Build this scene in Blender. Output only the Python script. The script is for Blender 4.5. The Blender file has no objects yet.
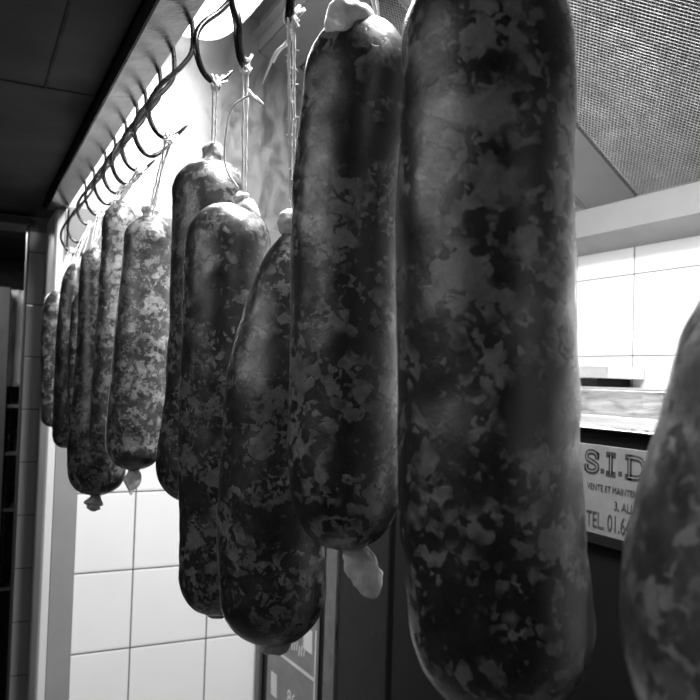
import bpy, bmesh, math, random
from mathutils import Vector, Matrix, noise

C = bpy.context.scene.collection
scene = bpy.context.scene
H = 1.6                       # eye height above the floor

# ------------------------------------------------------------------ camera
cd = bpy.data.cameras.new('camera'); cam = bpy.data.objects.new('camera', cd); C.objects.link(cam)
YAW, PIT, ROL = 0.45767, 0.03334, 0.03048
cy, sy = math.cos(YAW), math.sin(YAW)
fw = Vector((sy*math.cos(PIT), cy*math.cos(PIT), math.sin(PIT)))
r0 = Vector((cy, -sy, 0)); u0 = r0.cross(fw)
rr = r0*math.cos(ROL)+u0*math.sin(ROL); uu = -r0*math.sin(ROL)+u0*math.cos(ROL)
M = Matrix.Identity(4)
for i in range(3):
    M[i][0] = rr[i]; M[i][1] = uu[i]; M[i][2] = -fw[i]
M[2][3] = H
cam.matrix_world = M
cd.sensor_width = 36; cd.lens = 782.2/700*36
cd.clip_start = 0.01
cd.dof.use_dof = True; cd.dof.focus_distance = 0.62; cd.dof.aperture_fstop = 22
scene.camera = cam
scene.view_settings.view_transform = 'Standard'
scene.view_settings.look = 'None'
scene.view_settings.gamma = 1; scene.view_settings.use_curve_mapping = False
scene.view_settings.exposure = 0.0

# ------------------------------------------------------------------ light
w = bpy.data.worlds.new('world'); scene.world = w; w.use_nodes = True
w.node_tree.nodes['Background'].inputs[0].default_value = (.5, .5, .5, 1)
w.node_tree.nodes['Background'].inputs[1].default_value = .03

def area(name, loc, target, sx, sz, power):
    l = bpy.data.lights.new(name, 'AREA'); l.shape = 'RECTANGLE'; l.size = sx; l.size_y = sz; l.energy = power
    o = bpy.data.objects.new(name, l); C.objects.link(o); o.location = loc
    d = Vector(target)-Vector(loc); o.rotation_euler = d.to_track_quat('-Z', 'Y').to_euler()
    return o
# unseen fill light, added left of and behind the camera
area('left_fill_light', (-1.35, -.25, H+.31), (.2, .1, H+.05), 1.1, .3, 2.2)
# unseen strip light, added left of the row for the highlights on the sausages
area('left_highlight_strip', (-.80, .50, H+.365), (.2, .35, H+.10), .9, .09, 3.0)
# the tubes inside the extractor hood
area('hood_tube_light_far', (.40, 1.5, H+.80), (.40, 1.5, H), .2, .5, 17)
area('hood_tube_light_near', (.42, .62, H+.80), (.42, .62, H), .2, .55, 42)

# ------------------------------------------------------------------ helpers
def tag(o, label=None, cat=None, group=None, kind=None):
    if label: o['label'] = label
    if cat: o['category'] = cat
    if group: o['group'] = group
    if kind: o['kind'] = kind
    return o

def empty(name, loc, label=None, cat=None, group=None):
    o = bpy.data.objects.new(name, None); C.objects.link(o); o.location = loc; o.empty_display_size = .02
    return tag(o, label, cat, group)

class MB:
    """collects geometry in world coordinates"""
    def __init__(s): s.v = []; s.f = []; s.sm = []
    def add(s, vs, fs, smooth=False):
        n = len(s.v); s.v += [tuple(v) for v in vs]; s.f += [tuple(i+n for i in f) for f in fs]; s.sm += [smooth]*len(fs)
    def box(s, a, b):
        x0, y0, z0 = a; x1, y1, z1 = b
        s.add([(x0,y0,z0),(x1,y0,z0),(x1,y1,z0),(x0,y1,z0),(x0,y0,z1),(x1,y0,z1),(x1,y1,z1),(x0,y1,z1)],
              [(0,3,2,1),(4,5,6,7),(0,1,5,4),(1,2,6,5),(2,3,7,6),(3,0,4,7)])
    def prism(s, poly, y0, y1):
        """polygon in x-z swept along y"""
        n = len(poly)
        s.add([(p[0], y0, p[1]) for p in poly]+[(p[0], y1, p[1]) for p in poly],
              [tuple(range(n)), tuple(range(2*n-1, n-1, -1))]+[(i, i+n, (i+1) % n+n, (i+1) % n) for i in range(n)])
    def prismz(s, poly, z0, z1):
        n = len(poly)
        s.add([(p[0], p[1], z0) for p in poly]+[(p[0], p[1], z1) for p in poly],
              [tuple(range(n-1, -1, -1)), tuple(range(n, 2*n))]+[(i, (i+1) % n, (i+1) % n+n, i+n) for i in range(n)])
    def tube(s, pts, rad, seg=8, closed_ends=True):
        pts = [Vector(p) for p in pts]; n = len(pts)
        rads = rad if isinstance(rad, (list, tuple)) else [rad]*n
        prev = None; vs = []
        for i in range(n):
            t = (pts[min(i+1, n-1)]-pts[max(i-1, 0)])
            if t.length < 1e-9: t = Vector((0, 0, 1))
            t.normalize()
            if prev is None:
                prev = Vector((1, 0, 0)) if abs(t.x) < .9 else Vector((0, 1, 0))
            a = (prev-t*prev.dot(t)).normalized(); b = t.cross(a); prev = a
            for k in range(seg):
                th = 2*math.pi*k/seg
                vs.append(pts[i]+(a*math.cos(th)+b*math.sin(th))*rads[i])
        fs = [(i*seg+k, i*seg+(k+1) % seg, (i+1)*seg+(k+1) % seg, (i+1)*seg+k) for i in range(n-1) for k in range(seg)]
        if closed_ends: fs += [tuple(range(seg-1, -1, -1)), tuple(range((n-1)*seg, n*seg))]
        s.add(vs, fs, True)
    def build(s, name, mat, parent=None, loc=None, bevel=0):
        org = Vector(loc) if loc is not None else (parent_world(parent) if parent else Vector((0, 0, 0)))
        me = bpy.data.meshes.new(name)
        me.from_pydata([tuple(Vector(v)-org) for v in s.v], [], s.f)
        me.polygons.foreach_set('use_smooth', s.sm)
        me.update()
        bm = bmesh.new(); bm.from_mesh(me); bmesh.ops.recalc_face_normals(bm, faces=bm.faces); bm.to_mesh(me); bm.free()
        o = bpy.data.objects.new(name, me); C.objects.link(o); me.materials.append(mat)
        if parent:
            o.parent = parent; o.location = org-parent_world(parent)
        else: o.location = org
        if bevel:
            b = o.modifiers.new('bevel', 'BEVEL'); b.width = bevel; b.segments = 2; b.limit_method = 'ANGLE'
        return o

def parent_world(o):
    v = Vector(o.location)
    while o.parent: o = o.parent; v = v+Vector(o.location)
    return v

def spline(pts, n):
    """Catmull-Rom through tuples of any length"""
    out = []; m = len(pts)
    for i in range(m-1):
        p0 = pts[max(i-1, 0)]; p1 = pts[i]; p2 = pts[i+1]; p3 = pts[min(i+2, m-1)]
        for k in range(n):
            t = k/n
            out.append(tuple(.5*(2*b+(c-a)*t+(2*a-5*b+4*c-d)*t*t+(3*b-a-3*c+d)*t**3) for a, b, c, d in zip(p0, p1, p2, p3)))
    out.append(tuple(pts[-1])); return out

# ------------------------------------------------------------------ materials
def newmat(name):
    m = bpy.data.materials.new(name); m.use_nodes = True
    nt = m.node_tree; return m, nt, nt.nodes['Principled BSDF']
def g(x): return (x, x, x, 1)
def N(nt, t, **kw):
    n = nt.nodes.new(t)
    for k, v in kw.items(): setattr(n, k, v)
    return n
def L(nt, a, b): nt.links.new(a, b)
def ramp(nt, src, stops, interp='LINEAR'):
    r = N(nt, 'ShaderNodeValToRGB'); r.color_ramp.interpolation = interp
    while len(r.color_ramp.elements) < len(stops): r.color_ramp.elements.new(.5)
    for e, (p, c) in zip(r.color_ramp.elements, stops): e.position = p; e.color = g(c)
    L(nt, src, r.inputs[0]); return r.outputs[0]
def nz(nt, vec, scale, detail=3, rough=.55, dist=0):
    n = N(nt, 'ShaderNodeTexNoise'); n.inputs['Scale'].default_value = scale; n.inputs['Detail'].default_value = detail
    n.inputs['Roughness'].default_value = rough; n.inputs['Distortion'].default_value = dist
    L(nt, vec, n.inputs['Vector']); return n.outputs['Fac']
def math_(nt, op, a, b=None, clamp=False):
    n = N(nt, 'ShaderNodeMath', operation=op); n.use_clamp = clamp
    for i, x in enumerate((a, b)):
        if x is None: continue
        if isinstance(x, (int, float)): n.inputs[i].default_value = x
        else: L(nt, x, n.inputs[i])
    return n.outputs[0]
def bump(nt, p, h, dist, strength=1):
    b = N(nt, 'ShaderNodeBump'); b.inputs['Distance'].default_value = dist; b.inputs['Strength'].default_value = strength
    L(nt, h, b.inputs['Height']); L(nt, b.outputs[0], p.inputs['Normal'])
def coords(nt): return N(nt, 'ShaderNodeTexCoord').outputs['Object']

def plain(name, base, rough=.5, metal=0, var=.12, scale=12, bmp=0):
    m, nt, p = newmat(name); c = coords(nt)
    n = nz(nt, c, scale, 5)
    col = ramp(nt, n, [(.3, base*(1-var)), (.7, base*(1+var))])
    L(nt, col, p.inputs['Base Color'])
    p.inputs['Metallic'].default_value = metal
    L(nt, ramp(nt, nz(nt, c, scale*2.3, 4), [(.3, max(.03, rough*.8)), (.75, min(1, rough*1.25))]), p.inputs['Roughness'])
    if bmp: bump(nt, p, nz(nt, c, scale*8, 4), bmp)
    return m

def tile_mat(name, base, axA, offA, axB, offB, pitchA, pitchB, gap=.0035, grout=.08):
    """square glazed tiles: joints at off+k*pitch on two world axes"""
    m, nt, p = newmat(name)
    sp = N(nt, 'ShaderNodeSeparateXYZ'); L(nt, N(nt, 'ShaderNodeNewGeometry').outputs['Position'], sp.inputs[0])
    def line(ax, off, pitch):
        a = math_(nt, 'DIVIDE', math_(nt, 'SUBTRACT', sp.outputs[ax], off), pitch)
        fr = math_(nt, 'FRACT', math_(nt, 'ADD', a, 100.5))
        return math_(nt, 'MULTIPLY', math_(nt, 'ABSOLUTE', math_(nt, 'SUBTRACT', fr, .5)), pitch)
    d = math_(nt, 'MINIMUM', line(axA, offA, pitchA), line(axB, offB, pitchB))
    mask = math_(nt, 'DIVIDE', math_(nt, 'SUBTRACT', d, gap*.35), gap*.3, True)
    mx = N(nt, 'ShaderNodeMix', data_type='RGBA')
    L(nt, mask, mx.inputs['Factor']); mx.inputs['A'].default_value = g(grout)
    c = coords(nt)
    L(nt, ramp(nt, nz(nt, c, 4, 4), [(.3, base*.95), (.7, base)]), mx.inputs['B'])
    L(nt, mx.outputs['Result'], p.inputs['Base Color'])
    L(nt, ramp(nt, mask, [(0, .8), (1, .16)]), p.inputs['Roughness'])
    bump(nt, p, math_(nt, 'DIVIDE', d, gap*1.6, True), .0008)
    return m

def sausage_mat(name, dark, fat, scale=1.0, amount=.5, seed=0.0, soft=0.0, warp=.018):
    m, nt, p = newmat(name)
    c0 = coords(nt)
    ad = N(nt, 'ShaderNodeVectorMath', operation='ADD'); L(nt, c0, ad.inputs[0])
    oi = N(nt, 'ShaderNodeObjectInfo')
    cx = N(nt, 'ShaderNodeCombineXYZ'); L(nt, oi.outputs['Random'], cx.inputs[0]); cx.inputs[1].default_value = seed
    L(nt, cx.outputs[0], ad.inputs[1]); c = ad.outputs[0]
    # warp
    wn = N(nt, 'ShaderNodeTexNoise'); wn.inputs['Scale'].default_value = 95*scale; wn.inputs['Detail'].default_value = 3
    L(nt, c, wn.inputs['Vector'])
    sb = N(nt, 'ShaderNodeVectorMath', operation='SUBTRACT'); L(nt, wn.outputs['Color'], sb.inputs[0]); sb.inputs[1].default_value = (.5, .5, .5)
    sc = N(nt, 'ShaderNodeVectorMath', operation='SCALE'); L(nt, sb.outputs[0], sc.inputs[0]); sc.inputs['Scale'].default_value = warp/scale
    a2 = N(nt, 'ShaderNodeVectorMath', operation='ADD'); L(nt, c, a2.inputs[0]); L(nt, sc.outputs[0], a2.inputs[1]); cw = a2.outputs[0]
    def cells(sz):
        v = N(nt, 'ShaderNodeTexVoronoi', feature='SMOOTH_F1'); v.inputs['Scale'].default_value = sz; v.inputs['Smoothness'].default_value = .22
        L(nt, cw, v.inputs['Vector'])
        s3 = N(nt, 'ShaderNodeSeparateColor'); L(nt, v.outputs['Color'], s3.inputs[0]); return s3.outputs[0]
    big = cells(105*scale); small = cells(230*scale)
    clus = nz(nt, c, 28*scale, 3, .6)
    # fat chunks gather where the low noise is high
    thr = math_(nt, 'MULTIPLY', math_(nt, 'SUBTRACT', clus, .5), 2.2)
    fb = math_(nt, 'ADD', big, thr)
    fs = math_(nt, 'ADD', small, thr)
    f1 = ramp(nt, fb, [(.86-soft-.45*amount, 0), (1.08-.45*amount+soft, .6 if soft else .75)])
    f2 = ramp(nt, fs, [(.92-soft-.45*amount, 0), (1.05-.35*amount+soft*.5, .6)])
    mxf = math_(nt, 'MAXIMUM', f1, f2)
    fine = ramp(nt, nz(nt, cw, 260*scale, 4, .6), [(.3, .65), (.7, 1.25)])
    mx = N(nt, 'ShaderNodeMix', data_type='RGBA'); L(nt, mxf, mx.inputs['Factor'])
    L(nt, ramp(nt, nz(nt, c, 70*scale, 4), [(.3, dark*.55), (.7, dark*1.7)]), mx.inputs['A'])
    L(nt, ramp(nt, nz(nt, c, 55*scale, 3), [(.3, fat*.6), (.7, fat*1.3)]), mx.inputs['B'])
    ml = N(nt, 'ShaderNodeMix', data_type='RGBA', blend_type='MULTIPLY'); ml.inputs['Factor'].default_value = .8
    L(nt, mx.outputs['Result'], ml.inputs['A']); L(nt, fine, ml.inputs['B'])
    L(nt, ml.outputs['Result'], p.inputs['Base Color'])
    L(nt, ramp(nt, nz(nt, c, 60*scale, 5, .65), [(.3, .22), (.7, .42)]), p.inputs['Roughness'])
    p.inputs['Specular IOR Level'].default_value = .5
    p.inputs['Coat Weight'].default_value = .35; p.inputs['Coat Roughness'].default_value = .48; p.inputs['Coat IOR'].default_value = 1.6
    p.inputs['Subsurface Weight'].default_value = .06; p.inputs['Subsurface Radius'].default_value = (1, 1, 1); p.inputs['Subsurface Scale'].default_value = .002
    h = math_(nt, 'ADD', math_(nt, 'MULTIPLY', mxf, .5), nz(nt, cw, 140, 6, .7))
    bump(nt, p, h, .0006, .5)
    return m

def steel(name, base, rough, scale=6, stretch=(1, 1, 1), blot=.25, bmp=0):
    m, nt, p = newmat(name)
    mp = N(nt, 'ShaderNodeMapping'); mp.inputs['Scale'].default_value = stretch; L(nt, coords(nt), mp.inputs[0]); c = mp.outputs[0]
    L(nt, ramp(nt, nz(nt, c, scale, 6, .65, .6), [(.3, base*(1-blot)), (.7, base)]), p.inputs['Base Color'])
    p.inputs['Metallic'].default_value = 1
    L(nt, ramp(nt, nz(nt, c, scale*3, 6, .65, 1), [(.3, rough*.7), (.75, min(1, rough*1.6))]), p.inputs['Roughness'])
    if bmp: bump(nt, p, nz(nt, c, scale*6, 5), bmp)
    return m

def casing(name, base, rough=.3):
    m, nt, p = newmat(name); c = coords(nt)
    L(nt, ramp(nt, nz(nt, c, 120, 4), [(.3, base*.7), (.7, base*1.15)]), p.inputs['Base Color'])
    p.inputs['Roughness'].default_value = rough
    p.inputs['Subsurface Weight'].default_value = .4; p.inputs['Subsurface Radius'].default_value = (1, 1, 1); p.inputs['Subsurface Scale'].default_value = .004
    bump(nt, p, nz(nt, c, 300, 4), .0006)
    return m

M_saus = sausage_mat('marbled_sausage', .018, .22, 1.3, .36, 0.0, .03)
M_saus_near = sausage_mat('marbled_sausage_coarse', .014, .26, 1.35, .33, 7.0, .05, .012)
M_saus_front = sausage_mat('marbled_sausage_pale', .055, .36, 1.0, .62, 5.0, .10)
M_saus_light = sausage_mat('marbled_sausage_fatty', .035, .26, 1.6, .60, 3.0)
M_case = casing('pale_casing', .62)
M_case_dim = casing('grey_casing', .36)
M_string = plain('cotton_string', .78, .9, scale=200)
M_hook = plain('hook_iron', .05, .28, .9, scale=40)
M_rim = steel('smudged_steel', .065, .17, 26, (1, 1, 1), .85, .0003)
M_endg = plain('end_gutter_steel', .12, .5, .0, .12, 6)
M_hood = steel('brushed_hood_steel', .62, .34, 5)
M_end = steel('hood_end_steel', .30, .45, 9, (1, 1, .4), .25)
M_slope = plain('hood_slope_steel', .20, .35, .6, .1, 5)
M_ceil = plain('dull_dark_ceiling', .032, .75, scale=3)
M_joint = plain('ceiling_joint', .012, .8)
M_dark = plain('black_enamel', .006, .35, scale=8)
M_dark2 = plain('charcoal_panel', .008, .3, scale=8)
M_plate = plain('sign_plate', .11, .5, .0, scale=30)
M_ink = plain('sign_ink', .02, .5)
M_top = steel('worktop_steel', .6, .35, 5, (1, 1, 4), .2)
for m_ in (M_dark, M_dark2): m_.node_tree.nodes['Principled BSDF'].inputs['Specular IOR Level'].default_value = .05
M_panel = plain('control_panel_grey', .14, .4)
M_white = plain('white_print', .6, .6)
M_mesh = plain('filter_mesh_steel', .25, .45, .4, .2, 20)
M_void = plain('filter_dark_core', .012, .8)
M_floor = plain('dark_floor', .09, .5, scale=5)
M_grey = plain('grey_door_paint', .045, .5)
M_post = plain('post_steel', .42, .35, .5, .1, 4)
M_tile_b = tile_mat('white_tiles_back', .78, 'X', .397, 'Z', H-.303, .192, .192)
M_tile_r = tile_mat('white_tiles_right', .78, 'Y', 1.347, 'Z', H+.0675, .192, .192)
M_tile_l = tile_mat('shaded_tiles_passage', .30, 'X', .0, 'Z', H-.249, .192, .137, .003)  # white tiles greyed: the shade of the passage is put into their colour

# ------------------------------------------------------------------ structure
def struct(name, mb, m, **kw):
    o = mb.build(name, m, **kw); o['kind'] = 'structure'; return o
b = MB(); b.box((-1.8, -1.5, -.1), (1.6, 4.2, 0)); struct('floor', b, M_floor)
CZ = H+.392
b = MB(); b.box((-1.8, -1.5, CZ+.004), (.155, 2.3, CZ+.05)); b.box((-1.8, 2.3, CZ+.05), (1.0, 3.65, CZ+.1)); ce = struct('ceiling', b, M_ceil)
# the joints of the ceiling boards
b = MB()
for x in (.087, -.51, -1.11): b.box((x-.0018, -1.5, CZ+.0025), (x+.0018, 1.18, CZ+.008))
for y in (1.18, .58, -.02): b.box((-1.8, y-.002, CZ+.0027), (.155, y+.002, CZ+.008))
struct('trim_1', b, M_joint)
b = MB(); b.box((.258, 1.985, 0), (1.5, 2.08, H+1.1)); struct('wall_back', b, M_tile_b)
b = MB(); b.box((1.4, -1.5, 0), (1.5, 1.985, H+1.1)); struct('wall_right', b, M_tile_r)
b = MB(); b.box((.14, 2.2, 0), (.26, 2.3, H+.352)); struct('wall_passage', b, M_tile_l)
b = MB(); b.box((-1.8, 2.205, H+.378), (.26, 2.3, CZ)); b.box((.14, 2.205, H+.352), (.26, 2.3, H+.378)); b.box((-1.8, 2.205, 0), (-.75, 2.3, H+.378))
struct('wall_left_end', b, plain('passage_plaster', .14, .7))
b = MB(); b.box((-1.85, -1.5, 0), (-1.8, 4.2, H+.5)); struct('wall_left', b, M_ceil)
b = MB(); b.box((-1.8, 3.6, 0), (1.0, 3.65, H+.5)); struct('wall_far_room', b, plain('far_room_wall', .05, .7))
# door frame round the dark opening
b = MB(); b.box((.1345, 2.195, 0), (.1395, 2.25, H+.366)); b.box((-.75, 2.18, H+.366), (.14, 2.31, H+.385)); b.box((-.77, 2.18, 0), (-.75, 2.31, H+.385))
struct('door_1', b, plain('door_frame_paint', .04, .4), bevel=.002)

# the steel corner post
t = empty('corner_post', (.22, 2.0, 0), 'tall stainless steel corner post between the dark passage and the white tiled wall', 'post')
b = MB(); b.prismz([(.2035, 1.975), (.2575, 1.975), (.2575, 2.195), (.2065, 2.195)], .002, H+.38); b.build('post_face', M_post, t, bevel=.001)
b = MB(); b.prismz([(.1815, 1.985), (.186, 1.977), (.2025, 1.974), (.2055, 2.195), (.1815, 2.195)], .002, H+.38); o = b.build('post_flange', plain('post_edge_lit', .6, .4, 0, .06, 4), t, bevel=.002); o['label'] = 'brighter folded edge of the post'  # flange colour made paler to stand for light caught on the steel edge

# ------------------------------------------------------------------ extractor hood
hood = empty('extractor_hood', (.8, .9, H+.38), 'big stainless steel extractor hood over the sausages, with a rim the hooks hang on', 'hood')
# rim: slanting outer strip and the upstand the hooks go over
b = MB()
b.prism([(.1605, H+.3700), (.2075, H+.3825), (.2075, H+.385), (.1605, H+.3725)], -.6, 1.975)
b.prism([(.199, H+.385), (.202, H+.385), (.202, H+.4305), (.199, H+.4305)], -.6, 1.975)
o = b.build('rim', M_rim, hood); o['label'] = 'smudged shiny rim strip'
b = MB(); b.box((.158, -.6, H+.3705), (.1605, 1.984, H+.43)); o = b.build('rim_fascia', M_dark2, hood); o['label'] = 'dark outer edge of the rim'
b = MB(); b.box((.176, -.6, H+.4262), (.18, 1.984, H+.95)); b.build('outer_wall', M_hood, hood)
b = MB(); b.box((.18, -.6, H+.947), (.68, 1.984, H+.952)); b.build('hood_roof', M_slope, hood)
b = MB(); b.prism([(.2, H+.383), (1.395, H+.383), (1.3, H+.41), (.81, H+.766), (.676, H+.863), (.6755, H+.947), (.181, H+.947), (.181, H+.43)], 1.976, 1.983)
o = b.build('end_panel', M_end, hood); o['label'] = 'pale end panel of the hood'
b = MB(); b.box((.2085, 1.955, H+.275), (1.3, 1.975, H+.3825)); b.build('end_gutter', M_endg, hood, bevel=.002)
def sl(t, off=0.):
    """point on the sloping underside; t = distance down the slope from its top edge, off = outwards into the room"""
    a = (.676, H+.8625); b_ = (1.3, H+.41); Ls = math.hypot(b_[0]-a[0], b_[1]-a[1])
    ux, uz = (b_[0]-a[0])/Ls, (b_[1]-a[1])/Ls
    return (a[0]+ux*t+uz*off, a[1]+uz*t-ux*off)
LS = math.hypot(.624, .4525); T0 = .089
b = MB()
b.prism([sl(0), sl(T0), sl(T0, -.004), sl(0, -.004)], -.6, 1.975)
b.prism([(.672, H+.8625), (.676, H+.8625), (.676, H+.947), (.672, H+.947)], -.6, 1.975)
b.prism([(.655, H+.905), (.672, H+.895), (.672, H+.900), (.655, H+.908)], -.6, 1.975)
for y0, y1 in ((1.89, 1.975), (1.256, 1.40), (.616, .76), (-.6, .12)):
    b.prism([sl(T0), sl(LS), sl(LS, -.004), sl(T0, -.004)], y0, y1)
b.build('slope_panel', M_slope, hood, bevel=.0005)
b = MB(); b.prism([sl(T0-.02, -.05), sl(LS, -.05), sl(LS, -.055), sl(T0-.02, -.055)], -.6, 1.975); b.prism([sl(LS-.0005, -.0035), sl(LS+.0015, -.0035), sl(LS+.0015, -.055), sl(LS-.0005, -.055)], -.6, 1.975); b.prism([sl(T0-.002, -.0045), sl(T0, -.0045), sl(T0, -.055), sl(T0-.002, -.055)], -.6, 1.975); b.build('filter_backing', M_void, hood)
# rear gutter along the wall
b = MB()
b.prism([(1.3, H+.346), (1.398, H+.323), (1.398, H+.327), (1.304, H+.350), (1.304, H+.41), (1.3, H+.41)], -.6, 1.975)
b.build('rear_gutter', plain('gutter_steel', .17, .5, .0, .08, 5), hood, bevel=.0008)
# three grease filters: frame and expanded mesh
def mesh_panel(y0, y1):
    """expanded metal: a lattice of little strands standing slightly on edge"""
    mb = MB(); p = .0094; q = .0100
    ny = int((y1-y0)/p); nt_ = int((LS-T0)/(q/2)); q = 2*(LS-T0)/nt_
    def P(i, j, off): 
        t = T0+j*(q/2); x, z = sl(min(t, LS), off); return Vector((x, y0+i*p/2, z))
    vs = []; fs = []
    up = Vector((sl(.1, .002)[0]-sl(.1, 0)[0], 0, sl(.1, .002)[1]-sl(.1, 0)[1]))
    for j in range(nt_):
        for i in range(2*ny):
            if (i+j) % 2: continue
            for di in (1, -1):
                a = P(i, j, 0); i2 = i+di
                if i2 < 0 or i2 > 2*ny: continue
                c = P(i2, j+1, 0)
                d = (c-a).normalized(); s_ = d.cross(up).normalized()*.0004
                a = a-d*.0003; c = c+d*.0003
                n = len(vs)
                k = up*.35
                vs += [a-s_, a+s_+k*.0, a+k, c-s_, c+s_, c+k]
                fs += [(n, n+1, n+4, n+3), (n+1, n+2, n+5, n+4), (n+2, n, n+3, n+5)]
    mb.add(vs, fs); return mb
for k, (y0, y1) in enumerate(((.76, 1.256), (1.40, 1.89), (.12, .616))):
    nm = 'grease_filter'
    fr = MB()
    fw_ = .007
    fr.prism([sl(T0, .004), sl(T0+fw_, .004), sl(T0+fw_, -.01), sl(T0, -.01)], y0, y1)
    fr.prism([sl(LS-.002, 0), sl(LS, 0), sl(LS, -.003), sl(LS-.002, -.003)], y0, y1)
    for ya in (y0, y1-fw_): fr.prism([sl(T0, .002), sl(LS-.003, .002), sl(LS-.003, -.01), sl(T0, -.01)], ya, ya+fw_)
    fo = fr.build(nm, M_slope, hood)
    mesh_panel(y0+fw_, y1-fw_).build('filter_mesh', M_mesh, fo)

# lamps of the hood
def emis(name, v):
    m, nt, p = newmat(name); p.inputs['Base Color'].default_value = g(.8)
    p.inputs['Emission Color'].default_value = g(1); p.inputs['Emission Strength'].default_value = v; return m
M_diff = emis('lit_diffuser', 3.5)
def hood_lamp(x, y0, y1, label):
    t = empty('hood_lamp', (x, (y0+y1)/2, H+.945), label, 'lamp')
    b = MB(); b.box((x-.11, y0+.03, H+.915), (x+.11, y1-.03, H+.9465)); b.build('lamp_base', M_slope, t)
    b = MB(); rings = []
    nseg = 40; lay = [(1.0, .915), (1.0, .86), (.95, .835), (.8, .82), (.5, .815)]
    vs = []; fs = []
    for sc, z in lay:
        for k in range(nseg):
            a = 2*math.pi*k/nseg; ca, sa = math.cos(a), math.sin(a)
            e = 2/5
            px = abs(ca)**e*math.copysign(1, ca)*.15*(.4+.6*sc); py = abs(sa)**e*math.copysign(1, sa)
            vs.append((x+px, (y0+y1)/2+py*((y1-y0)/2-.06*(1-sc)), H+z))
    n = len(lay)
    fs = [(i*nseg+k, i*nseg+(k+1) % nseg, (i+1)*nseg+(k+1) % nseg, (i+1)*nseg+k) for i in range(n-1) for k in range(nseg)]
    fs += [tuple(range(nseg)), tuple(range((n-1)*nseg, n*nseg))]
    b.add(vs, fs, True); b.build('diffuser', M_diff, t)
hood_lamp(.42, 1.2, 1.90, 'lit white rounded lamp under the roof of the hood, behind the farther hooks')
hood_lamp(.50, .3, .95, 'second lit lamp of the hood, above the large sausages')

# ------------------------------------------------------------------ cooking appliances along the right wall
F = .718
def text(body, size, origin, mat, parent, name='lettering', sx=1.0, bold=0):
    """lettering on a face that looks towards -X; reads along -Y"""
    cu = bpy.data.curves.new(name, 'FONT'); cu.body = body; cu.size = size; cu.extrude = .0002; cu.offset = bold
    tmp = bpy.data.objects.new('tmp', cu); C.objects.link(tmp)
    bpy.context.view_layer.update()
    me = bpy.data.meshes.new_from_object(tmp.evaluated_get(bpy.context.evaluated_depsgraph_get()))
    bpy.data.objects.remove(tmp)
    o = bpy.data.objects.new(name, me); C.objects.link(o); me.materials.clear(); me.materials.append(mat)
    for v in me.vertices:
        x, y, z = v.co; v.co = (-z, -x*sx, y)
    o.parent = parent; o.location = Vector(origin)-parent_world(parent); return o
def ribbon(mb, pts, wd, x, th=.0002):
    """flat stroke on a face looking towards -X; pts in (y, z)"""
    n = len(pts); L_, R_ = [], []
    for i in range(n):
        a = Vector(pts[max(i-1, 0)]); c = Vector(pts[min(i+1, n-1)]); d = (c-a).normalized(); nn = Vector((-d.y, d.x))*wd/2
        p = Vector(pts[i]); L_.append(p+nn); R_.append(p-nn)
    vs = [(x, p.x, p.y) for p in L_]+[(x, p.x, p.y) for p in R_]+[(x+th, p.x, p.y) for p in L_]+[(x+th, p.x, p.y) for p in R_]
    fs = []
    for i in range(n-1):
        fs += [(i, i+1, n+i+1, n+i), (2*n+i, 3*n+i, 3*n+i+1, 2*n+i+1), (i, 2*n+i, 2*n+i+1, i+1), (n+i, n+i+1, 3*n+i+1, 3*n+i)]
    mb.add(vs, fs)

st = empty('cooking_range', (1.05, .7, .002), 'dark fronted cooking appliance with a steel top and a lettered plate, against the right wall', 'appliance')
b = MB(); b.box((F+.004, .25, .12), (1.395, 1.257, H-.0582)); b.build('body', M_dark, st, bevel=.004)
b = MB(); b.box((F+.03, .3, .002), (1.37, 1.2, .12)); b.build('plinth', M_dark, st)
b = MB()
b.prism([(F-.002, H-.0575), (F-.002, H-.056), (F+.002, H-.053), (.925, H-.0505), (.925, H-.056), (.932, H-.056), (.932, H-.046), (.938, H-.0095), (.945, H-.007), (1.397, H-.007), (1.397, H-.0575)], .25, 1.255)
b.build('worktop', M_top, st, bevel=.0012)
b = MB(); b.box((F, .52, H-.188), (F+.003, .79, H-.077)); pl = b.build('sign_plate', M_plate, st, bevel=.0006); pl['label'] = 'grey lettered maker plate'
b = MB(); b.box((F-.001, .515, H-.200), (F+.0035, .795, H-.1885)); b.build('plate_ledge', M_dark2, st)
# S . I . D as slab letters with a light inline
XF = F-.0003
def slab(y, z, h):
    """strokes of S . I . D starting at y (reading towards -Y), baseline z"""
    out = []
    wS = .021
    S_ = [(.94, .70), (.90, .90), (.72, 1.0), (.45, 1.02), (.2, .97), (.08, .80), (.14, .62), (.4, .54), (.68, .46), (.93, .34), (.95, .16), (.78, .02), (.5, -.02), (.22, .0), (.08, .12), (.05, .32)]
    out.append([(y-a*wS, z+c*h) for a, c in spline(S_, 5)])
    out.append([(y-.94*wS, z+.66*h), (y-.94*wS, z+1.04*h)]); out.append([(y-.05*wS, z-.04*h), (y-.05*wS, z+.34*h)])
    y2 = y-.043
    out += [[(y2, z), (y2, z+h)], [(y2+.008, z+h), (y2-.008, z+h)], [(y2+.008, z), (y2-.008, z)]]
    y3 = y-.071
    D_ = [(0, 1), (.35, 1.0), (.75, .92), (.95, .5), (.75, .08), (.35, 0), (0, 0)]
    out.append([(y3-a*.026, z+c*h) for a, c in spline(D_, 5)])
    out += [[(y3-.002, z), (y3-.002, z+h)], [(y3+.005, z+h), (y3-.006, z+h)], [(y3+.005, z), (y3-.006, z)]]
    dots = [(y-.029, z+.002), (y-.0585, z+.002)]
    return out, dots
strokes, dots = slab(.7655, H-.1105, .0235)
b = MB()
for s_ in strokes: ribbon(b, s_, .0070, XF)
for (dy, dz) in dots: ribbon(b, [(dy+.003, dz), (dy-.003, dz)], .006, XF)
b.build('lettering', M_ink, pl)
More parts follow.
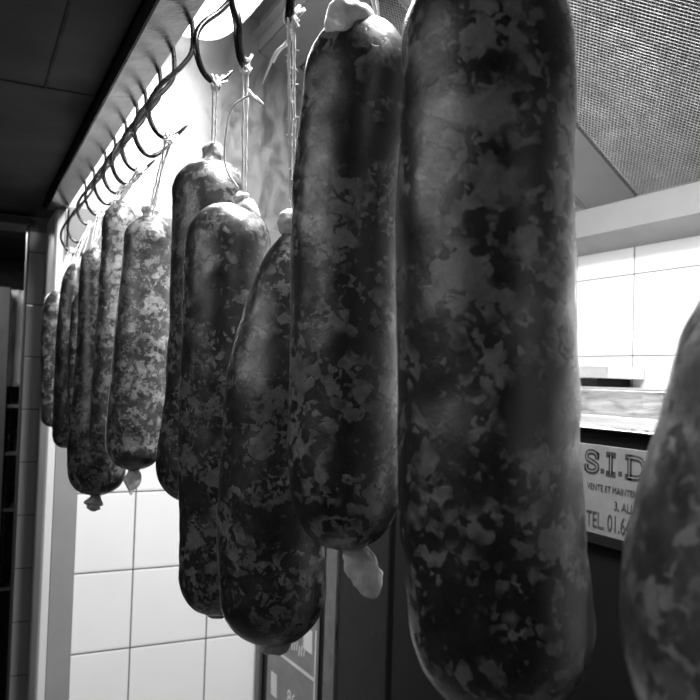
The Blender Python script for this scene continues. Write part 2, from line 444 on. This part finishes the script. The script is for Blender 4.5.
for s_ in strokes[:1]+strokes[3:4]+strokes[6:8]:
    b = MB(); ribbon(b, s_, .0013, XF-.0003); b.build('letter_inline', M_plate, pl)
text('VENTE ET MAINTEN', .0115, (XF, .762, H-.1335), M_ink, pl, sx=.80)
text('3, ALLÉ', .0150, (XF, .716, H-.1530), M_ink, pl, sx=.82)
text('TEL. 01.64', .0290, (XF, .763, H-.1800), M_ink, pl, sx=.60)

# the tray left on the worktop by the wall
t = empty('metal_block', (1.3, 1.5, H-.006), 'dark low box on the steel worktop by the tiled wall, under the pale tray', 'box')
b = MB(); b.box((1.285, 1.34, H-.0065), (1.388, 1.7, H+.012)); b.build('block_body', M_dark2, t, bevel=.002)
o = t
tr = MB()
tr.box((1.285, 1.31, H+.0125), (1.392, 1.75, H+.016))
tr.prism([(1.280, H+.040), (1.284, H+.0125), (1.288, H+.0125), (1.285, H+.040)], 1.31, 1.75)
tr.prism([(1.388, H+.0125), (1.392, H+.0125), (1.396, H+.040), (1.392, H+.040)], 1.31, 1.75)
tr.box((1.283, 1.306, H+.0125), (1.394, 1.310, H+.040)); tr.box((1.283, 1.750, H+.0125), (1.394, 1.754, H+.040))
o = tr.build('shallow_tray', steel('tray_steel', .8, .35, 6), None, loc=(1.34, 1.53, H+.0125), bevel=.001)
tag(o, 'pale shallow metal tray standing on the dark box by the white tiles', 'tray')

# second appliance at the far end, dark doors and a control panel
ap = empty('fridge_cabinet', (1.05, 1.6, .002), 'tall dark cabinet with a grey control panel in its front, in the far corner', 'appliance')
b = MB(); b.box((F+.006, 1.262, .06), (1.395, 1.975, H-.0582)); b.build('body', M_dark, ap, bevel=.003)
b = MB(); b.box((F+.03, 1.29, .002), (1.37, 1.95, .06)); b.build('plinth', M_dark, ap)
b = MB()
b.prism([(F-.002, H-.0575), (F-.002, H-.056), (F+.002, H-.053), (.925, H-.0505), (.925, H-.056), (.932, H-.056), (.932, H-.046), (.938, H-.0095), (.945, H-.007), (1.397, H-.007), (1.397, H-.0575)], 1.258, 1.975)
b.build('worktop', M_top, ap, bevel=.0012)
b = MB(); b.box((F, 1.27, .1), (F+.0055, 1.475, H-.09)); b.build('door', M_dark2, ap, bevel=.001)
b = MB(); b.box((F-.004, 1.480, .08), (F+.0055, 1.533, H-.08)); o = b.build('door_edge', steel('dull_strip', .2, .45, 6), ap, bevel=.001); o['label'] = 'lighter upright metal strip'
b = MB(); b.box((F-.002, 1.925, .08), (F+.0055, 1.957, H-.08)); b.build('side_strip', plain('side_strip_grey', .05, .4), ap, bevel=.001)
b = MB(); b.box((F-.001, 1.578, .50), (F+.0055, 1.872, H-.5)); cp = b.build('control_panel', M_panel, ap, bevel=.001)
X0 = F-.0014
b = MB(); ribbon(b, [(1.826, H-.680), (1.58, H-.668)], .008, X0); b.build('panel_line', M_white, cp)
b = MB(); ribbon(b, [(1.842, H-.765), (1.802, H-.762)], .056, X0); b.build('panel_window', M_white, cp)
b = MB(); ribbon(b, [(1.65, H-.595), (1.60, H-.593)], .05, X0); b.build('panel_badge', M_white, cp)
b = MB(); ribbon(b, [(1.581, H-.56), (1.581, H-.73)], .006, X0); b.build('panel_edge', M_white, cp)
text('86', .05, (X0, 1.735, H-.775), M_white, cp, 'digits')
b = MB()
for a in range(6):
    y = 1.715-.014*a; ribbon(b, [(y, H-.645+.004*(a % 3)), (y-.004, H-.615-.006*(a % 2))], .005, X0)
b.build('panel_symbol', M_white, cp)

# ------------------------------------------------------------------ things in the dark room beyond the door
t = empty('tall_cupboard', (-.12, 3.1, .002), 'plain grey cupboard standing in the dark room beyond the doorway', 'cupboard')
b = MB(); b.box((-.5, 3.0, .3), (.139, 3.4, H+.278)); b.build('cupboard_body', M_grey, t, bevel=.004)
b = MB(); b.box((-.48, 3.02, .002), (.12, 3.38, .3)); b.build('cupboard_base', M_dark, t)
b = MB(); b.box((-.17, 2.992, .35), (-.165, 3.0, H+.26)); b.build('door_gap', M_joint, t)
b = MB()
vs = []; fs = []; nx = 14
for j in range(20):
    for i in range(nx+1):
        x = .148+.085*i/nx; z = H+.283-.36*j/19
        vs.append((x, 3.16+.010*math.sin(i*1.4)+.004*math.sin(j*.7+i), z))
for j in range(19):
    for i in range(nx): fs.append((j*(nx+1)+i, j*(nx+1)+i+1, (j+1)*(nx+1)+i+1, (j+1)*(nx+1)+i))
b.add(vs, fs, True); o = b.build('hanging_cloth', plain('pale_cloth', .85, .8), None, loc=(.19, 3.16, H+.283))
sm = o.modifiers.new('s', 'SOLIDIFY'); sm.thickness = .003
tag(o, 'pale cloth hanging beside the cupboard in the dark room', 'cloth')
t = empty('wire_shelf', (.3, 3.3, .002), 'dim metal shelf rack behind the door frame, below the cloth', 'shelf')
for z in (H-.15, H-.32, H-.52, H-.80):
    b = MB(); b.box((.145, 3.05, z), (.5, 3.35, z+.012)); b.build('shelf_board', steel('rack_steel', .4, .3), t)
for x, y in ((.148, 3.06), (.495, 3.06), (.148, 3.34), (.495, 3.34)):
    b = MB(); b.tube([(x, y, .002), (x, y, H-.1)], .008); b.build('leg', M_hook, t)
for k, (x, z, r) in enumerate(((.20, H-.3078, .035), (.2, H-.5078, .03))):
    b = MB(); b.tube([(x, 3.15, z), (x, 3.15, z+.005), (x, 3.15, z+.07), (x, 3.15, z+.075)], [r*.9, r, r, r*.95], 20)
    o = b.build('metal_pot', steel('pot_steel', .6, .25), None, loc=(x, 3.15, z))
    tag(o, ('small metal pot on the upper board of the dim rack', 'small metal pot on the lower board of the dim rack')[k], 'pot')

l = bpy.data.lights.new('far_room_fill', 'AREA'); l.size = .3; l.energy = 9.0  # unseen light, added to brighten the things beyond the doorway
o = bpy.data.objects.new('far_room_fill', l); C.objects.link(o); o.location = (-.1, 2.55, H+.42)
# ------------------------------------------------------------------ hooks
HP = [(.1895, .405), (.1905, .422), (.194, .4325), (.2005, .4365), (.207, .4325), (.2105, .422), (.2112, .40), (.2145, .378), (.2135, .356), (.201, .336),
      (.182, .315), (.172, .298), (.1695, .283), (.174, .269), (.182, .2595), (.191, .257), (.201, .262), (.212, .274)]
def hook(y, label, yaw=0., swing=0., dy=0., r=.0029, dz=0.):
    """S-hook over the upstand; yaw turns its lower half, dz lowers its bottom"""
    pts = []
    for i, (x, z) in enumerate(HP):
        k = max(0., min(1., (.372-z)/.085))
        z2 = z-k*dz
        a = yaw*k
        dx = (x-.2135)
        pts.append((.2135+dx*math.cos(a)+swing*k, y+dx*math.sin(a)+dy*k, H+z2))
    pts = spline(pts, 5)
    n = len(pts); rad = [r]*n
    for i in range(7): rad[n-1-i] = r*(.35+.65*i/7)
    b = MB(); b.tube(pts, rad, 10)
    o = b.build('meat_hook', M_hook, None, loc=pts[n//2])
    return tag(o, label, 'hook', 'meat hooks on the rim of the hood')
HK = {}
def hookbot(y, yaw=0., swing=0., dy=0., dz=0.):
    dx = .191-.2135
    return Vector((.2135+dx*math.cos(yaw)+swing, y+dx*math.sin(yaw)+dy, H+.257-dz))

# ------------------------------------------------------------------ sausages
def frame(pts, i):
    a = Vector(pts[max(i-14, 0)][:3]); c = Vector(pts[min(i+14, len(pts)-1)][:3]); t = (c-a).normalized()
    x = Vector((1, 0, 0)); x = (x-t*x.dot(t)).normalized(); y = t.cross(x); return t, x, y
def sausage_body(axis, ct, cb, seed, lump=.05):
    """ct / cb: length of the rounded ends in radii"""
    sp = spline(axis, 14); n = len(sp)
    cum = [0.]
    for i in range(1, n): cum.append(cum[-1]+(Vector(sp[i][:3])-Vector(sp[i-1][:3])).length)
    Lt = cum[-1]
    # resample, denser at the ends
    m = 110; out = []
    for k in range(m+1):
        u = .5-.5*math.cos(math.pi*k/m); s = u*Lt
        j = max(i for i in range(n) if cum[i] <= s+1e-9); j = min(j, n-2)
        f_ = (s-cum[j])/max(1e-9, cum[j+1]-cum[j])
        q = [a+(c-a)*f_ for a, c in zip(sp[j], sp[j+1])]
        R = q[3]
        r = R
        lt, lb = ct*R, cb*R
        if s < lt: r = R*max(0, 1-(1-s/lt)**(2.25 if ct < 2.5 else 2.0))**((1/2.05) if ct < 2.5 else .56)
        if Lt-s < lb: r = R*max(0, 1-(1-(Lt-s)/lb)**2.3)**(1/2.1)
        out.append((q[0], q[1], q[2], r, R))
    seg = 72; vs = []; fs = []
    for i, q in enumerate(out):
        t, x, y = frame(out, i)
        # keep the end rings square to the axis
        for k in range(seg):
            th = 2*math.pi*k/seg
            d = x*math.cos(th)+y*math.sin(th)
            p = Vector(q[:3])+d*q[3]
            nn = noise.noise(p*26+Vector((seed, 0, 0)))*lump+noise.noise(p*70+Vector((0, seed, 0)))*lump*.4+noise.noise(p*190+Vector((0, 0, seed)))*lump*.14
            # puckers where the casing is tied
            e = min(i, m-i)/m
            if e < .16: nn += .05*(1-e/.16)*math.sin(th*9+seed+3*noise.noise(p*60))*min(1, e/.03)
            vs.append(p+d*(q[3]*nn))
    for i in range(m):
        for k in range(seg): fs.append((i*seg+k, i*seg+(k+1) % seg, (i+1)*seg+(k+1) % seg, (i+1)*seg+k))
    b = MB(); b.add(vs, fs, True); return b, out

def blob(mb, p0, p1, prof, flat=1., side=None, seed=0., rough=.25, nr=26, seg=36):
    """lumpy knot or flap of casing from p0 to p1; prof = [(t, r)], squashed by flat along the view side"""
    p0, p1 = Vector(p0), Vector(p1); ax = (p1-p0); Ln = ax.length; t = ax.normalized()
    x = Vector(side) if side else Vector((1, 0, 0)); x = (x-t*x.dot(t)).normalized(); y = t.cross(x)
    sp = spline(prof, max(2, nr//(len(prof)-1)))
    vs = []; n = len(sp)
    for i, (tt, r) in enumerate(sp):
        for k in range(seg):
            th = 2*math.pi*k/seg
            d = x*math.cos(th)+y*math.sin(th)*flat
            p = p0+t*(tt*Ln)+d*max(r, .0001)
            nn = rough*(noise.noise(p*110+Vector((seed, 3, 1)))+.5*noise.noise(p*260+Vector((seed, 0, 5)))+.25*math.sin(th*7+seed))
            vs.append(p+d*max(r, .0001)*nn)
    fs = [(i*seg+k, i*seg+(k+1) % seg, (i+1)*seg+(k+1) % seg, (i+1)*seg+k) for i in range(n-1) for k in range(seg)]
    fs += [tuple(range(seg)), tuple(range((n-1)*seg, n*seg))]
    mb.add(vs, fs, True)

def strand(mb, p0, p1, r, seed, sag=0., fuzz=0, wob=.0008, n=24):
    rnd = random.Random(seed); p0, p1 = Vector(p0), Vector(p1); pts = []
    for i in range(n+1):
        u = i/n; p = p0.lerp(p1, u)
        e = math.sin(math.pi*u)
        p = p+Vector((noise.noise(Vector((seed, u*9, 0)))*wob*e, noise.noise(Vector((seed, u*9, 7)))*wob*e, 0))+Vector((sag*e, 0, 0))
        pts.append(p)
    mb.tube(pts, [r*(1+.25*math.sin(i*2.1+seed)) for i in range(n+1)], 7)
    for k in range(fuzz):
        p = pts[rnd.randrange(1, n)]; d = Vector((rnd.uniform(-1, 1), rnd.uniform(-1, 1), rnd.uniform(-.8, .8))).normalized()
        mb.tube([p, p+d*r*2.2, p+d*r*3.4+Vector((0, 0, -r*.6))], [r*.45, r*.35, r*.15], 5)

def loop(mb, bot, hb, r, seed, fuzz=0, spread=.004, hr=.0026):
    """string from the knot up round the hook and down again"""
    bot, hb = Vector(bot), Vector(hb)
    a = hb+Vector((-spread*.5, .0, -hr-.0005)); c = hb+Vector((spread*.5, .0, -hr-.0005))
    for s_, e in ((-1, a), (1, c)):
        strand(mb, bot+Vector((s_*.0012, 0, 0)), e+Vector((0, -.0036, .003)), r, seed+s_, 0, fuzz)
        mb.tube([e+Vector((0, -.0036, .002)), e+Vector((0, -.0036, .0065)), e+Vector((0, 0, .0092)), e+Vector((0, .0036, .0065)), e+Vector((0, .0036, .001)), e+Vector((0, .001, -.0012))], r, 7)
def far_loops(seed, n=2):
    """more turns of string between a far hook and its sausage"""
    def f(sb, kp, hb):
        rnd = random.Random(seed)
        for k in range(n):
            o = Vector((rnd.uniform(-.008, .008), rnd.uniform(-.01, .01), -rnd.uniform(.004, .02)))
            strand(sb, Vector(kp)+o, Vector(hb)+Vector((rnd.uniform(-.006, .006), 0, .0)), .0008, seed+k, rnd.uniform(-.006, .006))
    return f
def lump(mb, c, r, seed):
    """the knot of the string on the hook, with loose ends"""
    rnd = random.Random(seed); c = Vector(c)
    for k in range(5):
        pts = []; ph = rnd.uniform(0, 6)
        ax = Vector((rnd.uniform(-1, 1), rnd.uniform(-.6, .6), rnd.uniform(-1, 1))).normalized()
        u = ax.orthogonal().normalized(); w_ = ax.cross(u)
        for i in range(13):
            a = ph+i*.5; pts.append(c+(u*math.cos(a)+w_*math.sin(a))*.0042+ax*.0003*i)
        mb.tube(pts, r, 7)
    for k in range(2):
        d = Vector((rnd.uniform(.2, 1), rnd.uniform(-.4, .2), rnd.uniform(.1, .9))).normalized()
        mb.tube([c, c+d*.006, c+d*.011+Vector((.001, 0, .001))], [r*1.6, r*1.9, r*1.2], 7)

AX = {
'near': [(0.21, 0.114, 1.661, 0.029), (0.208, 0.116, 1.642, 0.0359), (0.206, 0.118, 1.623, 0.0405), (0.203, 0.12, 1.605, 0.0431), (0.2, 0.122, 1.585, 0.0433), (0.197, 0.124, 1.573, 0.0433), (0.193, 0.127, 1.547, 0.0436), (0.191, 0.129, 1.522, 0.0436), (0.191, 0.13, 1.497, 0.0428)],
's1': [(0.183, 0.257, 1.771, 0.0336), (0.185, 0.258, 1.73, 0.034), (0.186, 0.259, 1.673, 0.0353), (0.189, 0.26, 1.612, 0.0361), (0.193, 0.26, 1.552, 0.0369), (0.199, 0.259, 1.503, 0.0369), (0.203, 0.259, 1.465, 0.0357)],
's2': [(0.192, 0.38, 1.798, 0.0298), (0.187, 0.384, 1.741, 0.0304), (0.187, 0.387, 1.67, 0.0307), (0.189, 0.389, 1.587, 0.0304), (0.191, 0.39, 1.543, 0.0304), (0.195, 0.389, 1.505, 0.0298)],
's3': [(0.2, 0.496, 1.7, 0.0364), (0.199, 0.499, 1.651, 0.0364), (0.195, 0.504, 1.582, 0.0371), (0.194, 0.507, 1.513, 0.0371), (0.197, 0.508, 1.445, 0.0364), (0.198, 0.508, 1.415, 0.0357)],
's4': [(0.198, 0.638, 1.743, 0.0348), (0.196, 0.64, 1.695, 0.0357), (0.196, 0.643, 1.619, 0.0348), (0.198, 0.646, 1.534, 0.034), (0.2, 0.648, 1.441, 0.0323), (0.201, 0.649, 1.395, 0.0314)],
's5': [(0.212, 0.758, 1.811, 0.0369), (0.214, 0.759, 1.751, 0.0369), (0.214, 0.762, 1.671, 0.0349), (0.212, 0.767, 1.572, 0.0339), (0.206, 0.772, 1.502, 0.0329), (0.205, 0.774, 1.471, 0.0309)],
's6': [(0.189, 0.926, 1.781, 0.0294), (0.19, 0.928, 1.729, 0.0294), (0.189, 0.931, 1.647, 0.0329), (0.186, 0.936, 1.564, 0.0335), (0.184, 0.939, 1.517, 0.0329), (0.185, 0.94, 1.482, 0.0294)],
's7': [(0.176, 1.054, 1.819, 0.0211), (0.176, 1.057, 1.757, 0.0224), (0.177, 1.059, 1.664, 0.025), (0.178, 1.063, 1.559, 0.0277), (0.177, 1.066, 1.487, 0.0277)],
's8': [(0.157, 1.143, 1.769, 0.0169), (0.158, 1.145, 1.724, 0.019), (0.163, 1.145, 1.64, 0.0239), (0.169, 1.145, 1.556, 0.0323), (0.173, 1.146, 1.485, 0.0394), (0.174, 1.148, 1.422, 0.038)],
's11': [(0.172, 1.36, 1.729, 0.0166), (0.174, 1.362, 1.663, 0.0199), (0.177, 1.364, 1.58, 0.0233), (0.184, 1.364, 1.48, 0.0233)],
's9': [(0.168, 1.45, 1.783, 0.0159), (0.166, 1.453, 1.719, 0.0212), (0.166, 1.457, 1.613, 0.0238), (0.167, 1.46, 1.507, 0.0238), (0.168, 1.462, 1.458, 0.0229)],
's10': [(0.166, 1.719, 1.758, 0.0249), (0.166, 1.722, 1.677, 0.0269), (0.168, 1.726, 1.553, 0.0249), (0.171, 1.727, 1.476, 0.0228)],

}
FAR = ('s6', 's7', 's8', 's9', 's10', 's11')
def sausage(key, label, mat, ct=1., cb=1., seed=1., top=None, tail=None, hb=None, side=(), case=None, sr=.0009, fuzz=0, fat=.05, extra=None):
    ax = AX[key]
    bx = ax[-1]
    root = empty('sausage', (bx[0], bx[1], bx[2]), label, 'sausage', 'sausages hung from hooks under the hood')
    b, ring = sausage_body(ax, ct, cb, seed, fat)
    body = b.build('sausage_body', mat, root)
    T = Vector(ax[0][:3]); B = Vector(ax[-1][:3])
    kp = T+Vector((0, 0, .004))
    if top:
        kb = MB()
        if top[0] == 'abs':
            _, a, c, prof, fl, sd, kq = top; kp = Vector(kq)
            blob(kb, a, c, prof, fl, sd, seed, .2)
        else:
            d, prof, fl, sd = top   # vector to knot end, profile, flatness, side
            blob(kb, T-Vector((0, 0, .004)), T+Vector(d), prof, fl, sd, seed, .22); kp = T+Vector(d)*.45
        kb.build('tied_end', case or M_case, root)
    if tail:
        d, prof, fl, sd, m2 = tail
        kb = MB(); blob(kb, B+Vector((0, 0, .004)), B+Vector(d), prof, fl, sd, seed+4, .25)
        kb.build('casing_tail', m2, root)
    if hb is not None:
        sb = MB(); loop(sb, kp, hb, sr, int(seed*10), fuzz)
        # turns of string round the tied neck
        nk = T+Vector((0, 0, .0035))
        if extra: (extra(sb, kp, hb) if key in FAR else extra(sb))
        elif key in FAR: far_loops(int(seed*11), 3)(sb, kp, hb)
        lump(sb, Vector(hb)+Vector((.001, -.001, -.003)), sr*.9, int(seed*7))
        sb.build('string', M_string, root)
    for j, th in enumerate(side):
        sb = MB(); pts = []
        for i in range(3, len(ring)-6, 2):
            t, x, y = frame(ring, i)
            a = th+.16*noise.noise(Vector((seed*3+j, i*.03, 0)))
            q = ring[i]; pts.append(Vector(q[:3])+(x*math.cos(a)+y*math.sin(a))*(q[3]*1.03+.0006))
        sb.tube([kp]+pts, .0006, 6); sb.build('side_string', M_string, root)
    return root

KN = [(0, .35), (.12, .45), (.3, .9), (.55, 1.), (.8, .85), (.95, .5), (1, .1)]
def prof(r, base=KN, neck=None):
    return [(t, q*r) for t, q in base]

hook(.14, 'meat hook at the top edge of the picture holding the blurred nearest sausage', dz=0)
hook(.262, 'meat hook carrying the longest front sausage, above the frame')
hook(.386, 'meat hook carrying the sausage with the big pale knotted end')
hook(.505, 'dark hook seen end-on at the top, with a frayed string end', yaw=1.25, swing=-.021, dz=.018, r=.0032)
hook(.63, 'thick dark hook, right one of the pair under the lamp, with a white knot', yaw=.95, swing=-.004, r=.0036, dz=.004)
hook(.715, 'dark hook, left one of the pair under the lamp, with a white knot', yaw=.35, swing=.006, dz=-.014)
farY = [.858, .945, 1.02, 1.11, 1.17, 1.26, 1.36, 1.46, 1.60, 1.72]
hl = ['large curved hook nearest to the camera in the long row along the rim',
      'second hook of the long row along the rim', 'third hook of the long row along the rim', 'fourth hook of the long row along the rim',
      'fifth hook of the long row along the rim', 'sixth hook of the long row along the rim', 'seventh hook of the long row along the rim',
      'eighth hook of the long row along the rim', 'ninth hook of the long row along the rim', 'last small hook at the far end of the rim']
for y, l in zip(farY, hl):
    dz = 0 if y < 1.5 else .012; r_ = .0029 if y < 1.2 else .0025
    hook(y, l, yaw=random.Random(int(y*100)).uniform(-.2, .25), dz=dz, r=r_)

h_near = hookbot(.14); h1 = hookbot(.262); h2 = hookbot(.386)
h3 = hookbot(.505, 1.25, -.021, 0, .018); h4 = hookbot(.63, .95, -.004, 0, .004); h5 = hookbot(.715, .35, .006, 0, -.014)
sausage('near', 'blurred sausage nearest of all, cut off by the right edge of the picture', M_saus_front, 1.2, 1.0, 1.3, ((0, 0, .03), prof(.012), .9, None), None, h_near)
sausage('s1', 'largest sausage in the middle, its top cut off by the frame', M_saus_near, 1.0, 1.15, 2.1, ((0, 0, .03), prof(.013), .9, None), None, h1)
sausage('s2', 'tall sausage with a big pale knotted top and a pale flap below', M_saus_near, 1.3, 1.2, 3.7,
        ('abs', (.194, .3765, 1.787), (.1635, .3695, 1.7875), [(0, .005), (.12, .011), (.35, .0143), (.65, .0138), (.88, .0105), (1, .001)], .8, (0, 0, 1), (.199, .383, 1.80)),
        ((.0125, -.009, -.026), [(0, .004), (.2, .0075), (.5, .0092), (.75, .0075), (.92, .0045), (1, .001)], .35, (1, -.45, 0), M_case), h2)
def frayed(sb):
    p = h3+Vector((-.001, -.004, .012))
    pts = spline([tuple(p), (.1915, .496, H+.232), (.182, .497, H+.219), (.177, .498, H+.207), (.1735, .499, H+.196)], 6)
    n = len(pts); sb.tube(pts, [.0016*(1-i/n)+.0003 for i in range(n)], 7)
    pts2 = [(x+.0016, y, z+.001) for x, y, z in pts[:int(n*.7)]]
    sb.tube(pts2, [.0011]*len(pts2), 6)
sausage('s3', 'dark sausage with a tapering shoulder and round pale knot on a fuzzy double string', M_saus, 3.1, 1.1, 5.2,
        ((-.006, 0, .013), [(0, .008), (.3, .0095), (.6, .0105), (.88, .007), (1, .001)], 1, None),
        ((.010, -.002, -.006), [(0, .012), (.4, .011), (.8, .007), (1, .001)], .5, (1, -.4, 0), M_case_dim), h3, sr=.0011, fuzz=26, extra=frayed)
def loose4(sb):
    sb.tube(spline([(.2105, .602, 1.820), (.204, .605, 1.8265), (.199, .609, 1.8265), (.190, .621, 1.818), (.187, .626, 1.793), (.190, .632, 1.772), (.201, .630, 1.755)], 6), .0009, 6)
    sb.tube([(.200, .609, 1.832), (.2035, .605, 1.825), (.2105, .602, 1.819)], [.0012, .0014, .0006], 6)
sausage('s4', 'pale topped sausage with a rounded bulge on its shoulder, left of the tapering one', M_saus, .95, 1.1, 6.4,
        ('abs', (.213, .632, 1.727), (.202, .632, 1.753), [(0, .008), (.15, .0105), (.4, .0115), (.6, .0095), (.72, .006), (.85, .0068), (1, .001)], .95, None, (.206, .630, 1.745)),
        ((.006, 0, -.004), [(0, .008), (.5, .006), (1, .001)], .6, None, M_case_dim), h4, extra=loose4)
sausage('s5', 'long sausage with a small brown knot at its top, behind the pale topped one', M_saus, .95, 1.1, 7.9,
        ((.005, 0, .019), [(0, .010), (.25, .0085), (.5, .0105), (.75, .0095), (.92, .006), (1, .002)], .9, None),
        None, h5, case=M_case_dim)
sausage('s6', 'light marbled sausage alone in front of the far cluster, with a white pointed tail', M_saus_light, 1.1, .9, 8.3,
        ((0, 0, .015), [(0, .009), (.3, .008), (.5, .0105), (.75, .009), (.9, .006), (1, .001)], .9, None),
        ((-.0055, -.014, -.027), [(0, .003), (.2, .0075), (.45, .0095), (.68, .0072), (.85, .003), (.94, .002), (1, .001)], .5, (1, -.3, 0), M_case), hookbot(.858), side=(3.6, ), sr=.0009, fat=.06)
sausage('s7', 'narrow sausage half hidden behind the light marbled one, a string down its side', M_saus_light, 1.5, 1., 9.9,
        ((0, 0, .008), [(0, .004), (.5, .0055), (1, .001)], .9, None), None, hookbot(1.02), side=(3.9, 4.7))
sausage('s8', 'pear shaped far sausage, widest at its dark lower end, with a small ragged tail', M_saus, 1.3, .95, 11.2,
        ((0, 0, .008), [(0, .005), (.5, .006), (1, .001)], .9, None),
        ((-.004, -.004, -.022), [(0, .006), (.3, .008), (.6, .012), (.72, .008), (.85, .0085), (1, .002)], .35, (1, -.3, 0), M_case_dim), hookbot(1.11), side=(3.8, 4.5, 5.1))
sausage('s11', 'dark slim sausage tucked between its neighbours in the far cluster', M_saus, 2., 1., 12.4,
        ((0, 0, .006), [(0, .003), (.5, .004), (1, .001)], .9, None), None, hookbot(1.36), side=(4.2,))
sausage('s9', 'slim sausage near the far end, next to last on the left', M_saus, 2., 1., 13.1,
        ((0, 0, .006), [(0, .004), (.5, .005), (1, .001)], .9, None), None, hookbot(1.46), side=(3.7, 4.6))
sausage('s10', 'leftmost and farthest sausage, in front of the steel post', M_saus, 1.6, 1., 14.6,
        ((0, 0, .006), [(0, .004), (.5, .005), (1, .001)], .9, None), None, hookbot(1.72, dz=.012), side=(3.9, 4.9))
